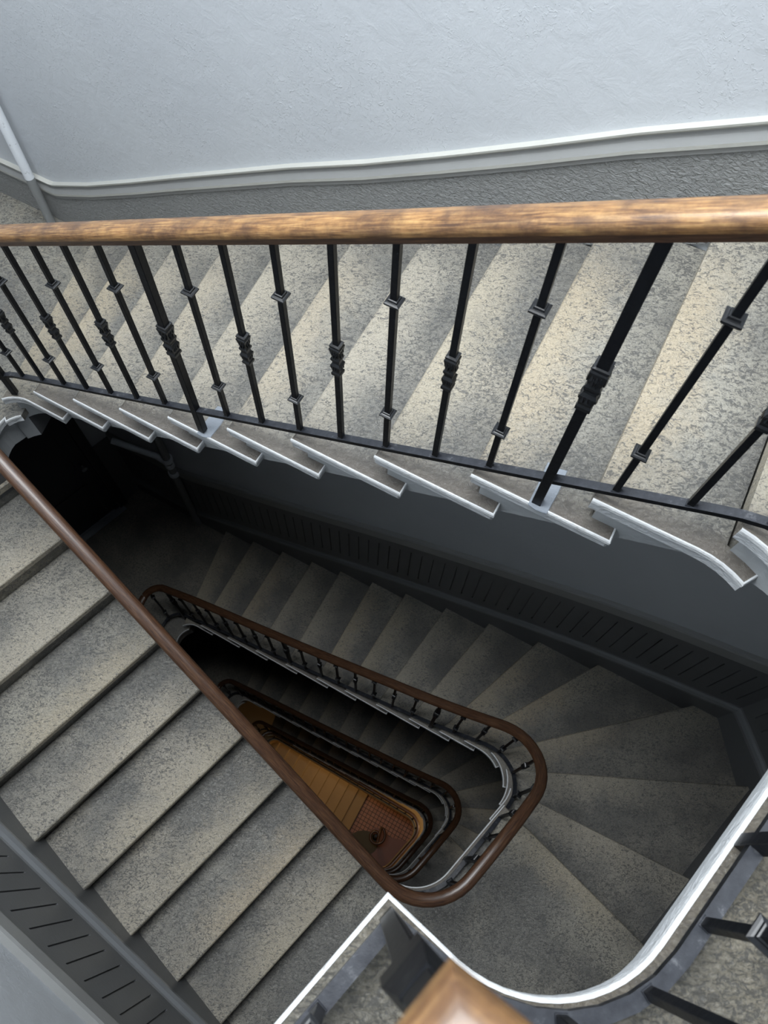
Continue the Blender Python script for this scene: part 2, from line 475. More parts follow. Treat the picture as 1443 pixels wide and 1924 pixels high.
def edge_line(parent, inn, cut, z, origin, w=0.0045):
    mb = MB(origin)
    pts = [p for i, p in enumerate(inn) if i == 0 or (p - inn[i - 1]).length > 0.004]
    if cut is not None: pts = pts + [cut]
    mb.sweep([(p.x, p.y, z) for p in pts], [(-0.0022, -0.014), (-0.0022, -0.003), (0.000, 0.0014), (w, 0.0014), (w, -0.002), (0.0, -0.014)])
    return mb.build('painted_edge', [M['white']], parent)
def make_step(path, wp, s0, t0, s1, t1, zd, soff_front=RISE + 0.085, soff_back=0.085, tab=0.10, tabw=0.055, side='side'):
    """one cantilevered step: nosing from path(s0) to wall(t0), riser line of the next at s1/t1; zd = depth below lens.
    travel is clockwise, so the wall is to the left of the path"""
    z = ZC - zd
    S, O = path.at(s0), WALL.at(t0)
    S1, O1 = path.at(s1 + 0.028), WALL.at(t1 + 0.028)
    e1 = (O1 - S1).normalized()
    root = empty('stone_step', (S.x, S.y, z))
    mb = MB((S.x, S.y, z))
    inn = path.sub(s0, s1 + tab)
    inn_c = list(inn)
    k_in = len(inn)
    tabin = path.at(s1 + tab); d = path.dir(s1 + tab)
    cut = tabin + V2(-d.y, d.x) * tabw
    # foot of tab on the riser line
    base = S1 + e1 * tabw
    out = WALL.sub(t0, t1 + 0.028)[::-1]
    poly = [(p.x, p.y) for p in inn + [cut, base] + out]
    poly = poly[::-1]                                       # ccw
    sides = []
    npl = len(poly)
    rev = inn + [cut, base] + out; rev = rev[::-1]
    for i in range(npl):
        j = (i + 1) % npl
        ii, jj = npl - 1 - i, npl - 1 - j
        lo, hi = min(ii, jj), max(ii, jj)
        sides.append(1 if (hi <= k_in and lo < hi and hi - lo == 1 and hi <= k_in) else 0)
    mb.prism(poly, z, z - SLAB, 0, 2, sides, uvfun(S, O))
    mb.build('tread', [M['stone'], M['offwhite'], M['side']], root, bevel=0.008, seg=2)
    edge_line(root, inn_c, cut, z, (S.x, S.y, z))
    # the block below: set back from the nosing and from the string edge, with a raking underside
    b0, b1 = s0 + 0.028, s1 + 0.028
    ts = sorted(set([b0, b1] + [x for x in path.s if b0 + 1e-4 < x < b1 - 1e-4]))
    inn = offset_pts(path, ts, INSET)
    fi = [(t - b0) / (b1 - b0) for t in ts]
    c0, c1 = t0 + 0.028, t1 + 0.028
    tw = sorted(set([c0, c1] + [x for x in WALL.s if c0 + 1e-4 < x < c1 - 1e-4]), reverse=True)
    out = [WALL.at(t) for t in tw]; fo = [(t - c0) / (c1 - c0) for t in tw]
    pts = (inn + out)[::-1]; fr = (fi + fo)[::-1]
    zb = [z - (soff_front + (soff_back - soff_front) * f) for f in fr]
    sides = []; npl = len(pts); kin = len(inn)
    for i in range(npl):
        ii, jj = npl - 1 - i, npl - 1 - (i + 1) % npl
        lo, hi = min(ii, jj), max(ii, jj)
        sides.append(1 if hi < kin and hi - lo == 1 else 0)
    mb = MB((S.x, S.y, z))
    uf = uvfun(S, O)
    mb.prism([(p.x, p.y) for p in pts], z - SLAB, zb, 2, 2, sides, lambda p: (uf(p)[0] + 0.1, 0.4))
    mb.build('riser', [M['stone'], M[side], M['soffit']], root)
    return root
def make_landing(name, path, s0, t0, s1, t1, zd, label, front_end=None, extra_inner=None):
    z = ZC - zd
    S, O = path.at(s0), WALL.at(t0)
    inn = path.sub(s0, s1)
    out = WALL.sub(t0, t1)[::-1]
    pts = (inn + out)[::-1]
    root = empty(name, (S.x, S.y, z))
    mb = MB((S.x, S.y, z)); n = len(pts); k = len(inn); sides = []
    for i in range(n):
        ii, jj = n - 1 - i, n - 1 - (i + 1) % n
        lo, hi = min(ii, jj), max(ii, jj)
        sides.append(1 if hi < k and hi - lo == 1 else 0)
    f = lambda p: (0.3 + 0.02 * p[0], 0.17 + 0.02 * p[1])
    uf = uvfun(S, O)
    def uvl(p):
        a = uf(p); dd = (path.at(path.near(V2(p[0], p[1]))) - V2(p[0], p[1])).length
        return (dd, a[1])
    mb.prism([(p.x, p.y) for p in pts], z, z - SLAB - 0.01, 0, 2, sides, uvl)
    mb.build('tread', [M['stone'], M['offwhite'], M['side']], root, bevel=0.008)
    edge_line(root, inn, None, z, (S.x, S.y, z))
    b0, b1 = s0 + 0.03, s1 - 0.0
    ts = sorted(set([b0, b1] + [x for x in path.s if b0 + 1e-4 < x < b1 - 1e-4]))
    pts = (offset_pts(path, ts, INSET) + WALL.sub(t0 + 0.03, t1)[::-1])[::-1]; n = len(pts); k = len(ts); sides = []
    for i in range(n):
        ii, jj = n - 1 - i, n - 1 - (i + 1) % n
        lo, hi = min(ii, jj), max(ii, jj)
        sides.append(1 if hi < k and hi - lo == 1 else 0)
    mb = MB((S.x, S.y, z)); sides[-1] = 3
    mb.prism([(p.x, p.y) for p in pts], z - SLAB - 0.01, z - 0.25, 2, 2, sides, lambda p: (0.4, 0.5))
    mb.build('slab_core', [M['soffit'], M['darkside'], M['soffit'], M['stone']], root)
    tag(root, label, 'landing')
    return root

# ---- per storey data -------------------------------------------------------------
class Storey: pass
WALL = WALL0
TIP0 = 3.264
def snap_steps(path, items): return [(path.near(p), t, z) for p, t, z in items]

def storey_upper():
    """top storey: upper flight rising from the tip landing to the top landing"""
    st = Storey(); st.path = Path(outline(0.0, -0.990, 0.24, 0.25, 0.0)); P = st.path
    inner_d = {-8: -2.66, -7: -2.34, -6: -2.034, -5: -1.721, -4: -1.428, -3: -1.12, -2: -.833, -1: -.516, 0: -.209, 1: .108, 2: .418}
    outsh = {-8: -.22, -7: -.2, -6: -.18, -5: -.16, -4: -.12, -3: -.07, -2: -.03, -1: -.03, 0: -.03, 1: -0.01, 2: 0.0}
    noz = []
    for k in range(-8, 3):
        z = 1.806 - RISE * k
        noz.append((P.near(NB * -0.99 + DB * inner_d[k]), wB(inner_d[k] + outsh[k]), z, k))
    noz.append((P.near(V2(.945, .43)), wB(1.50), 1.320, 3))
    st.noz = noz; return st
S0 = storey_upper()
for _q in [0]: TOPW = WALL0
P0 = S0.path
for i, (s, t, z, k) in enumerate(S0.noz[:-1]):
    s1, t1 = S0.noz[i + 1][0], S0.noz[i + 1][1]
    r = make_step(P0, WALL, s, t, s1, t1, z)
    nth = ORD[2 - k]
    tag(r, 'worn limestone step of the bright upper flight, %s below the top landing' % nth, 'step', 'steps of the bright upper flight')

# everything below stands on the thicker walls
def storey_lower(zl, tipz, zf, nA, shift=0.0):
    """storey below: landing at zl; measured winders and straight flight down to the tip landing; lower flight up to the tip above"""
    st = Storey(); st.zl = zl; st.path = Path(outline(0.05, -1.030, 0.27, 0.25, 0.0)); P = st.path
    st.noz = []
    ind = {2: -2.69, 3: -2.385, 4: -2.04, 5: -1.70, 6: -1.36, 7: -1.03, 8: -.745, 9: -.45, 10: -.162, 11: .085, 12: .275}
    oud = {2: -2.80, 3: -2.43, 4: -2.06, 5: -1.704, 6: -1.382, 7: -1.039, 8: -.70, 9: -.318, 10: .065, 11: .475, 12: .942}
    for k in range(2, 13):
        st.noz.append((P.near(NB * -1.03 + DB * ind[k]), wB(oud[k]), zl + RISE * (16 - k), k))
    for k, pin, pout in ((13, (.888, .640), (2.434, .95)), (14, (.950, .525), (2.61, .40)), (15, (.958, .398), (2.077, -.17)), (16, (.8845, .285), (1.676, -.517))):
        st.noz.append((P.near(V2(*pin)), wl(V2(*pout)), zl + RISE * (16 - k), k))
    st.tipz = zl + RISE * 15
    # lower flight: nA nosings then the tip landing above at zf
    dz = (zl - zf) / nA
    st.rA = dz; st.nozA = []
    for k in range(nA - 0):
        q = QA[k] if nA == 10 and k < 9 else QA[0] + (-2.86 - QA[0]) * k / (nA)
        qq = V2((0.05 + q * math.sqrt(2)) / 2, (0.05 - q * math.sqrt(2)) / 2)
        st.nozA.append((P.near(qq) if k or True else 0, wAq(q), zl - dz * (k + 1), k))
    return st
WALL = WALL1
STOREYS = [storey_lower(4.884, None, TIP0, 10), storey_lower(8.772, None, 4.884 + RISE * 15, 9), storey_lower(12.17, None, 8.772 + RISE * 15, 6)]
FLIGHT = ['the flight lit from above at the left', 'the dark flight two storeys down', 'the dark flight three storeys down']
WIND = ['the shaded flight one storey down', 'the dark flight under the second handrail loop', 'the dim flight under the third handrail loop']
for j, st in enumerate(STOREYS):
    P = st.path
    # lower flight up to the tip landing above
    up = st.nozA
    for i, (s, t, z, k) in enumerate(up[:-1]):
        s1, t1 = up[i + 1][0], up[i + 1][1]
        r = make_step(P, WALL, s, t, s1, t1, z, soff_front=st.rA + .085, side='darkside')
        tag(r, 'grey limestone step of %s, %s above its landing' % (FLIGHT[j], ORD[k]), 'step', 'steps of ' + FLIGHT[j])
    # upper flight
    for i, (s, t, z, k) in enumerate(st.noz[:-1]):
        s1, t1 = st.noz[i + 1][0], st.noz[i + 1][1]
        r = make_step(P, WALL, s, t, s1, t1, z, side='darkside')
        nm = 'wedge-shaped limestone winder' if k >= 11 else 'limestone step'
        tag(r, '%s of %s, %s below its landing' % (nm, WIND[j], ORD[15 - k]), 'step', 'steps of ' + WIND[j])
    # main landing at the blunt end
    s0, t0 = st.noz[-1][0], st.noz[-1][1]
    s1, t1 = st.nozA[0][0] + 0.028, st.nozA[0][1] + 0.028
    lab = ['grey speckled stone landing at the blunt end of the well, one storey down', 'dark stone landing at the blunt end, two storeys down',
           'dark stone landing at the blunt end, three storeys down'][j]
    make_landing('stone_landing', P, s0, t0, s1, t1, st.zl, lab)

def tip_landing(z, pa, sa, ta, pb, sb, tb, label):
    """landing round the narrow tip: from nosing (sa,ta) on path pa to riser line (sb,tb) of path pb"""
    zz = ZC - z
    inn = pa.sub(sa, pa.len) + pb.sub(0.0, sb + 0.028)[1:]
    wb = WALL0 if pb is P0 else WALL1
    out = WALL1.sub(ta, WALL1.len)[:-1] + wb.sub(0.0, tb + 0.028)[1:]
    pts = (inn + out[::-1])[::-1]
    root = empty('tip_landing', (inn[0].x, inn[0].y, zz)); n = len(pts); k = len(inn)
    sides = []
    for i in range(n):
        ii, jj = n - 1 - i, n - 1 - (i + 1) % n
        lo, hi = min(ii, jj), max(ii, jj)
        sides.append(1 if hi < k and hi - lo == 1 else 0)
    mb = MB((inn[0].x, inn[0].y, zz))
    mb.prism([(p.x, p.y) for p in pts], zz, zz - SLAB, 0, 2, sides, lambda p: (0.4, 0.2))
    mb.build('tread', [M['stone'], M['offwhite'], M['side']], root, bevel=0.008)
    edge_line(root, inn, None, zz, (inn[0].x, inn[0].y, zz))
    mb = MB((inn[0].x, inn[0].y, zz))
    cen = sum(inn, V2(0, 0)) / len(inn)
    ip = []
    for i, p in enumerate(inn):
        a = inn[max(0, i - 1)]; b = inn[min(len(inn) - 1, i + 1)]; d = (b - a).normalized()
        ip.append(p + V2(-d.y, d.x) * INSET)
    pts2 = (ip + out[::-1])[::-1]
    mb.prism([(p.x, p.y) for p in pts2], zz - SLAB, zz - 0.26, 2, 2, sides)
    mb.build('slab_core', [M['soffit'], M['side'], M['soffit']], root)
    tag(root, label, 'landing')
    return root
ups = [S0] + STOREYS
TIPL = ['stone landing at the narrow left end, by the white pipe, below the bright flight',
        'dark stone landing in front of the blue-black door, one storey down', 'hidden dark landing at the narrow end, two storeys down',
        'dim landing at the narrow end, three storeys down']
for j, st in enumerate(STOREYS):
    a = st.nozA[-1]
    u = ups[j]
    tip_landing(a[2], st.path, a[0], a[1], u.path, u.noz[0][0], u.noz[0][1], TIPL[j])

# top landing with its sharp corner by the lens
WALL = WALL0
CORN = V2(.042, -.053)
zL0 = ZC - 1.32
sA, tA = S0.noz[-1][0], S0.noz[-1][1]
inn = P0.sub(sA, P0.near(CORN))
inn[-1] = CORN
dF = V2(-1, -1) / math.sqrt(2)
far = isect(CORN, dF, V2(SW / 2, SW / 2), V2(1, -1))
out = WALL.sub(tA, WALL.near(far))[::-1]
pts = (inn + out)[::-1]
root = empty('top_landing', (CORN.x, CORN.y, zL0))
mb = MB((CORN.x, CORN.y, zL0)); n = len(pts); k = len(inn); sides = []
for i in range(n):
    ii, jj = n - 1 - i, n - 1 - (i + 1) % n
    lo, hi = min(ii, jj), max(ii, jj)
    sides.append(1 if (hi < k and hi - lo == 1) or (lo == k - 1 and hi == k) else 0)
def uvl0(p):
    q = V2(p[0], p[1]); dd = (P0.at(P0.near(q)) - q).length
    return (dd + 0.02, 0.3)
mb.prism([(p.x, p.y) for p in pts], zL0, zL0 - 0.05, 0, 2, sides, uvl0)
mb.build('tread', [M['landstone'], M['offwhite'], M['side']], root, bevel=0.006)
edge_line(root, inn + [far], None, zL0, (CORN.x, CORN.y, zL0))
mb = MB((CORN.x, CORN.y, zL0))
ip = []
for i, p in enumerate(inn):
    a = inn[max(0, i - 1)]; b = inn[min(len(inn) - 1, i + 1)]; d = (b - a).normalized()
    ip.append(p + V2(-d.y, d.x) * 0.020)
ip[-1] = CORN + V2(0.0, -0.03)
pts2 = (ip + out)[::-1]
zb_l = [zL0 - 0.125] * len(pts2); zb_l[0] = zb_l[-1] = zL0 - 0.17; sides[-1] = 3
mb.prism([(p.x, p.y) for p in pts2], zL0 - 0.05, zb_l, 2, 2, sides, lambda p: (0.4, 0.5))
mb.build('slab_core', [M['soffit'], M['side'], M['soffit'], M['stone']], root)
tag(root, 'top stone landing with a white-edged corner, right below the camera', 'landing')

# ---------------------------------------------------------------- railings
HR = [(-0.0190, -0.033), (-0.0205, -0.020), (-0.0215, -0.013), (-0.031, -0.007), (-0.0335, 0.004), (-0.0295, 0.017), (-0.018, 0.026), (0.0, 0.029),
      (0.018, 0.026), (0.0295, 0.017), (0.0335, 0.004), (0.031, -0.007), (0.0215, -0.013), (0.0205, -0.020), (0.0190, -0.033)]
BR = [(-0.0122, -0.016), (-0.0122, 0.0), (0.0122, 0.0), (0.0122, -0.016)]
BH = 0.811
CACHE = {}
def shared(key, fn):
    if key not in CACHE: CACHE[key] = fn()
    return CACHE[key]
def post_mesh(name, rings, mat):
    mb = MB(); mb.stack((0, 0), 0, rings)
    me = bpy.data.meshes.new(name); me.from_pydata([tuple(v) for v in mb.v], [], mb.f); me.update()
    me.materials.append(mat)
    return me
def knot_rings(h, z0, z1):
    """leaf collar: rings between z0 and z1, half width h of the shaft"""
    L_ = z1 - z0
    prof = [(1.0, 0), (1.75, 0.03), (1.8, 0.10), (1.35, 0.14), (1.45, 0.19), (1.9, 0.30), (2.0, 0.36), (1.35, 0.42), (1.3, 0.46), (1.75, 0.52), (1.85, 0.57),
            (1.35, 0.63), (1.5, 0.68), (2.05, 0.86), (2.1, 0.90), (1.7, 0.93), (1.9, 0.96), (1.9, 0.99), (1.0, 1.0)]
    k = 0.80 if h < 0.010 else 0.52
    return [(h * (1 + (a - 1) * k), z0 + L_ * b) for a, b in prof]
def leaf_knot_mesh(h, z0, z1):
    """collar with little leaf lumps on the four faces"""
    mb = MB(); mb.stack((0, 0), 0, knot_rings(h, z0, z1))
    L_ = z1 - z0
    for f in range(4):
        c, s = math.cos(f * math.pi / 2), math.sin(f * math.pi / 2)
        for tz, w, ht in ((0.80, 0.9, 0.10), (0.72, 0.5, 0.16), (0.30, 0.8, 0.10)):
            for sx in (-1, 0, 1):
                if sx == 0 and w < 0.8: continue
                k = 0.80 if h < 0.010 else 0.52
                x, y = sx * h * w * 0.9, -h * (1 + 0.9 * k)
                bx = (x * c - y * s, x * s + y * c, z0 + L_ * tz)
                mb.box(bx, (h * 0.55, h * 0.5, L_ * ht), f * math.pi / 2 + sx * 0.3, taper=0.55)
    me = bpy.data.meshes.new('leaf_collar'); me.from_pydata([tuple(v) for v in mb.v], [], mb.f); me.update()
    me.materials.append(M['gloss']); return me
def put(name, me, parent, loc, rz=0.0, bevel=0.0):
    o = bpy.data.objects.new(name, me); COL.objects.link(o); o.parent = parent
    o.location = Vector(loc) - parent_loc(parent) if parent else loc
    o.rotation_euler = (0, 0, rz)
    if bevel:
        b = o.modifiers.new('bevel', 'BEVEL'); b.width = bevel; b.segments = 1; b.limit_method = 'ANGLE'
    return o
def sub(name, me, parent, loc, rz=0.0):                     # child of a part; parent has rotation about z
    o = bpy.data.objects.new(name, me); COL.objects.link(o); o.parent = parent; o.location = loc; o.rotation_euler = (0, 0, rz)
    return o
def collar_me():
    return post_mesh('collar', [(0.009, -0.010), (0.0155, -0.008), (0.0185, -0.003), (0.0185, 0.001), (0.0150, 0.003), (0.0120, 0.004), (0.0112, 0.009), (0.009, 0.010)], M['gloss'])
def make_baluster(parent, p, rz, z, kind, detail=True):
    me = shared('shaft%d' % round(BH * 1000), lambda: post_mesh('baluster', [(0.0083, 0.0), (0.0083, BH)], M['iron']))
    b = put('baluster', me, parent, (p.x, p.y, z), rz, 0.001)
    if kind == 'collars':
        cm = shared('collar', collar_me)
        for h in (0.178, 0.630): sub('collar', cm, b, (0, 0, h))
    else:
        sub('leaf_collar', shared('leaf', lambda: leaf_knot_mesh(0.0083, 0.330, 0.461)), b, (0, 0, 0))
    if detail:
        w = shared('weld', lambda: post_mesh('foot_bead', [(0.0105, -0.001), (0.009, 0.003)], M['dusty']))
        sub('foot_bead', w, b, (0, 0, 0))
    return b
def make_newel(parent, p, rz, z, foot, capital=False):
    me = shared('newel%d_%d' % (round(foot * 1000), round(BH * 1000)), lambda: post_mesh('newel_post', [(0.0135, -foot), (0.0135, BH)], M['iron']))
    b = put('newel_post', me, parent, (p.x, p.y, z), rz, 0.0015)
    if capital:
        cm = post_mesh('block_collar', [(0.0135, 0.530), (0.020, 0.545), (0.0225, 0.560), (0.0225, 0.615), (0.0150, 0.660), (0.0135, 0.662)], M['iron'])
        sub('block_collar', cm, b, (0, 0, 0)); return b
    sub('leaf_collar', shared('leafN', lambda: leaf_knot_mesh(0.0125, 0.325, 0.475)), b, (0, 0, 0))
    return b
def rail_strip(path, s0, s1, zf, step=0.04):
    n = max(2, int((s1 - s0) / step)); out = []
    ts = sorted(set([s0 + (s1 - s0) * i / n for i in range(n + 1)]))
    return [(path.at(t).x, path.at(t).y, zf(t)) for t in ts]
def lerp_tab(tab):
    tab = sorted(tab)
    def f(s):
        if s <= tab[0][0]: return tab[0][1]
        if s >= tab[-1][0]: return tab[-1][1]
        for (a, va), (b, vb) in zip(tab, tab[1:]):
            if a <= s <= b: return va + (vb - va) * (s - a) / max(1e-9, b - a)
    return f
def smooth(f, w=0.16):
    return lambda s: (f(s - w) + 2 * f(s - w / 2) + 3 * f(s) + 2 * f(s + w / 2) + f(s + w)) / 9.0
def rail_sweeps(root, pts3, name_bottom='bottom_rail'):
    o = Vector(root.location)
    mb = MB(o); mb.sweep(pts3, BR, [1, 0, 1, 1]); mb.build('bottom_rail', [M['dusty'], M['iron']], root)
    hp = [(x, y, z + BH + 0.034) for x, y, z in pts3]
    mb = MB(o); mb.sweep(hp, HR, [1, 1, 1] + [0] * 8 + [1, 1, 1, 1]); h = mb.build('handrail', [M['wood'], M['woodlow']], root, smooth=True)
    h.data.set_sharp_from_angle(angle=math.radians(38))
    mb = MB(o); mb.sweep([(x, y, z + BH - 0.002) for x, y, z in pts3], [(-0.009, -0.003), (-0.009, 0.003), (0.009, 0.003), (0.009, -0.003)])
    mb.build('top_flat_bar', [M['iron']], root)

# --- top storey railing: lower flight tip ... upper flight ... landing corner ... landing front
RP0 = Path([p for p in outline(0.0, -0.990, 0.24, 0.25, 0.017)])
cr = V2(.046, -.088)                                   # corner newel
base_pts = RP0.sub(0.0, RP0.near(cr)); base_pts[-1] = cr
farp = cr + dF * 1.0
RAIL0 = Path(base_pts + [cr + dF * 0.35, farp])
tabs = []
x0 = RAIL0.near(V2(-.919, 1.674)); x1 = RAIL0.near(V2(.483, .883))
sl = (1.662 - 2.477) / (x1 - x0)
def z0f(s):
    d = 2.477 + sl * (s - x0)
    return ZC - min(3.18, max(1.262, d))
zr0 = smooth(z0f, 0.10)
root = empty('stair_railing', (cr.x, cr.y, zL0))
tag(root, 'wooden handrail on square black iron balusters crossing the picture above the bright flight', 'railing')
arc_pts = sorted(set([i * 0.05 for i in range(int(RAIL0.len / 0.05))] + [RAIL0.near(cr), RAIL0.len]))
rails = [(RAIL0.at(t).x, RAIL0.at(t).y, zr0(t)) for t in arc_pts]
rail_sweeps(root, rails)
cs = RAIL0.near(cr)
sN2 = RAIL0.near(V2(.483, .883)); sN1 = RAIL0.near(V2(-.628, 1.475))
RZB = math.atan2(DB.y, DB.x)
def rz_at(s): d = RAIL0.dir(s); return math.atan2(d.y, d.x)
gap = (sN2 - sN1) / 8
s = sN1 - 8 * gap; idx = 0
positions = []
k = -8
while True:
    s = sN2 + (k) * gap if k <= 8 else None
    if k > 6: break
    positions.append((s, k + 8)); k += 1
k = -16
for k in range(-16, 7):
    s = sN2 + k * gap
    if s < 0.05: continue
    z = zr0(s)
    if k % 8 == 0:
        foot = {0: 0.165, -8: 0.145, -16: 0.15}[k]
        make_newel(root, RAIL0.at(s), rz_at(s), z, foot)
    else:
        make_baluster(root, RAIL0.at(s), rz_at(s), z, 'collars' if k % 2 else 'leaf')
# landing part: newel on the long side of the blunt end
sN3 = RAIL0.near(V2(.640, .005))
rest = [RAIL0.near(V2(.545, -.120)), RAIL0.near(V2(.427, -.195))]
kinds = ['collars', 'leaf']
make_newel(root, RAIL0.at(sN3), rz_at(sN3), zr0(sN3), 0.075)
for q, kd in zip(rest, kinds): make_baluster(root, RAIL0.at(q), rz_at(q), zr0(q), kd)
g2 = (cs - rest[-1]) / 3
for i in (1, 2): make_baluster(root, RAIL0.at(rest[-1] + g2 * i), rz_at(rest[-1] + g2 * i), zr0(cs), 'collars' if i % 2 else 'leaf')
sprev = sN2 + 6 * gap
g3 = (sN3 - sprev) / max(1, round((sN3 - sprev) / 0.155)); nn = round((sN3 - sprev) / g3)
for i in range(1, nn): make_baluster(root, RAIL0.at(sprev + g3 * i), rz_at(sprev + g3 * i), zr0(sprev + g3 * i), 'collars' if i % 2 else 'leaf')
make_newel(root, cr, math.radians(45), zr0(cs), 0.07, True)
for i in range(1, 7):
    q = cs + i * 0.155
    make_baluster(root, RAIL0.at(q), math.radians(45), zr0(cs), 'collars' if i % 2 else 'leaf')

# --- storey railings below
RLAB = ['dark wooden handrail loop on black balusters round the well, one storey down',
        'black handrail loop in the dark, two storeys down', 'black handrail loop above the warm light, three storeys down']
BH = 0.74
for j, st in enumerate(STOREYS):
    P = st.path
    RP = Path(outline(0.05, -1.030, 0.27, 0.25, 0.028, tip_r=0.125))
    # from the tip above, down the lower flight is the end of the path; up the upper flight is its start
    tab = []
    for (s, t, z, k) in st.noz: tab.append((RP.near(P.at(s)), z - (0.05 if k < 11 else 0.03)))
    tab.append((0.0, st.tipz - 0.085 + 0.04))
    sA0 = RP.near(P.at(st.nozA[0][0]))
    tab.append((RP.near(P.at(st.noz[-1][0])) + 0.30, st.zl - 0.08))
    tab.append((sA0 - 0.15, st.zl - 0.08))
    for (s, t, z, k) in st.nozA: tab.append((RP.near(P.at(s)), z - 0.055))
    tab.append((RP.len, st.nozA[-1][2] - 0.085))
    zf0 = lerp_tab(tab); zf = smooth(lambda s: ZC - zf0(s), 0.3)
    root = empty('stair_railing', (RP.at(sA0).x, RP.at(sA0).y, ZC - st.zl))
    tag(root, RLAB[j], 'railing')
    ts = sorted(set([RP.len * i / 170 for i in range(171)]))
    rail_sweeps(root, [(RP.at(t).x, RP.at(t).y, zf(t)) for t in ts])
    nb = int(RP.len / 0.163); g = RP.len / nb
    sn = RP.near(NB * -1.05 + DB * 0.01); ph = sn % g
    kk = round((sn - ph) / g)
    for i in range(nb):
        s = ph + i * g; d = RP.dir(s); rz = math.atan2(d.y, d.x)
        if (i - kk) % 8 == 0: make_newel(root, RP.at(s), rz, zf(s), 0.15)
        else: make_baluster(root, RP.at(s), rz, zf(s), 'collars' if (i - kk) % 2 else 'leaf', detail=False)

# mortar patches where newels were let into the stone
def patch(name, corners, zd, label):
    z = ZC - zd
    c = sum((V2(*p) for p in corners), V2(0, 0)) / len(corners)
    mb = MB((c.x, c.y, z)); mb.prism(corners, z + 0.0025, z - 0.004)
    o = mb.build(name, [M['mortar']], None, bevel=0.002, seg=1); tag(o, label, 'mortar patch')
def around(c, a, w, h, seed):
    rnd = random.Random(seed); ca, sa = math.cos(a), math.sin(a); out = []
    for x, y in ((-1, -1), (0, -1.05), (1, -0.9), (1.05, 0.1), (0.95, 1), (0, 1.02), (-1, 0.95), (-1.05, 0)):
        x = x * w / 2 * rnd.uniform(.88, 1.1); y = y * h / 2 * rnd.uniform(.88, 1.1)
        out.append((c[0] + x * ca - y * sa, c[1] + x * sa + y * ca))
    return out
aN = math.atan2(-NB.y, -NB.x)
patch('mortar_patch', around((-.575, 1.545), aN, 0.15, 0.06, 3), 1.806 + RISE * 4, 'blue-grey mortar patch by the foot of the left thick newel post')
patch('mortar_patch', around((.515, .925), aN, 0.15, 0.06, 5), 1.806, 'blue-grey mortar patch by the foot of the right thick newel post')

# ---------------------------------------------------------------- walls and dado
ZT = CEIL
def wall_seg(name, a, b, z0=-0.6, z1=None, th=0.2, ext=0.0):
    z1 = ZT if z1 is None else z1
    d = (b - a).normalized(); nrm = V2(-d.y, d.x)          # left of travel = outside
    mb = MB((a.x, a.y, 0))
    p = [a, b, b + nrm * th + d * ext, a + nrm * th - d * ext]
    mb.prism([(q.x, q.y) for q in p], z1, z0)
    return struct(mb.build(name, [M['wall']]))
WA0, W10 = WALL0.p[1], WALL0.p[2]; WA, W1 = WALL1.p[1], WALL1.p[2]
wall_seg('wall_back', WA0, W10, ext=0.15)
wall_seg('wall_right', W10, W2, ext=0.02)
wall_seg('wall_front', W2, W4, ext=0.02)
wall_seg('wall_left', W4, W5, ext=0.15)
wall_seg('wall_tip', W5, WA0)
# ceiling with the roof light opening
sx, sy, sw, sh = SKYLIGHT
cx0, cx1, cy0, cy1 = -4.6, 3.2, -2.6, 4.6
mb = MB((sx, sy, CEIL))
x0_, x1_, y0_, y1_ = sx - sw / 2, sx + sw / 2, sy - sh / 2, sy + sh / 2
for (a, b, c, d) in ((cx0, cx1, cy0, y0_), (cx0, cx1, y1_, cy1), (cx0, x0_, y0_, y1_), (x1_, cx1, y0_, y1_)):
    mb.prism([(a, c), (b, c), (b, d), (a, d)], CEIL + 0.25, CEIL)
struct(mb.build('ceiling', [M['wall']]))

wd = d3; wi = V2(-wd.y, wd.x) * -1
wc = V2(ADDED_WINDOW[0], ADDED_WINDOW[1]); wq = isect(wc, wi, W2, d3); rzw = math.atan2(wd.y, wd.x)
root = empty('added_window_1', (wq.x, wq.y, ADDED_WINDOW[2])); root['kind'] = 'structure'  # out-of-view frame, added around the extra side light
for dx, dz, w_, h_ in ((0, .70, 1.06, .07), (0, -.70, 1.06, .07), (-.50, 0, .07, 1.35), (.50, 0, .07, 1.35), (0, 0, .04, 1.35), (0, 0.1, .95, .03)):
    q = wq + wd * dx + wi * 0.03
    mb = MB(root.location); mb.box((q.x, q.y, ADDED_WINDOW[2] + dz), (w_, 0.05, h_), rzw); mb.build('added_window_frame', [M['pipe']], root)
def dado_sweep(mb, pts, zs, prof, mats):
    """pts: plan points on the wall face in rising order (wall is left of travel); zs: pitch height at each; prof: (out, h)"""
    n = len(prof); rows = []
    for i, p in enumerate(pts):
        ds = []
        if i: ds.append((p - pts[i - 1]).normalized())
        if i + 1 < len(pts): ds.append((pts[i + 1] - p).normalized())
        t = sum(ds, V2(0, 0)).normalized(); k = 1.0 / max(0.4, t.dot(ds[0]))
        inw = V2(t.y, -t.x) * k
        rows.append([mb.vert((p.x + inw.x * o, p.y + inw.y * o, zs[i] + h)) for o, h in prof])
    for r0, r1 in zip(rows, rows[1:]):
        for k in range(n - 1): mb.face([r0[k], r1[k], r1[k + 1], r0[k + 1]], mats[k])
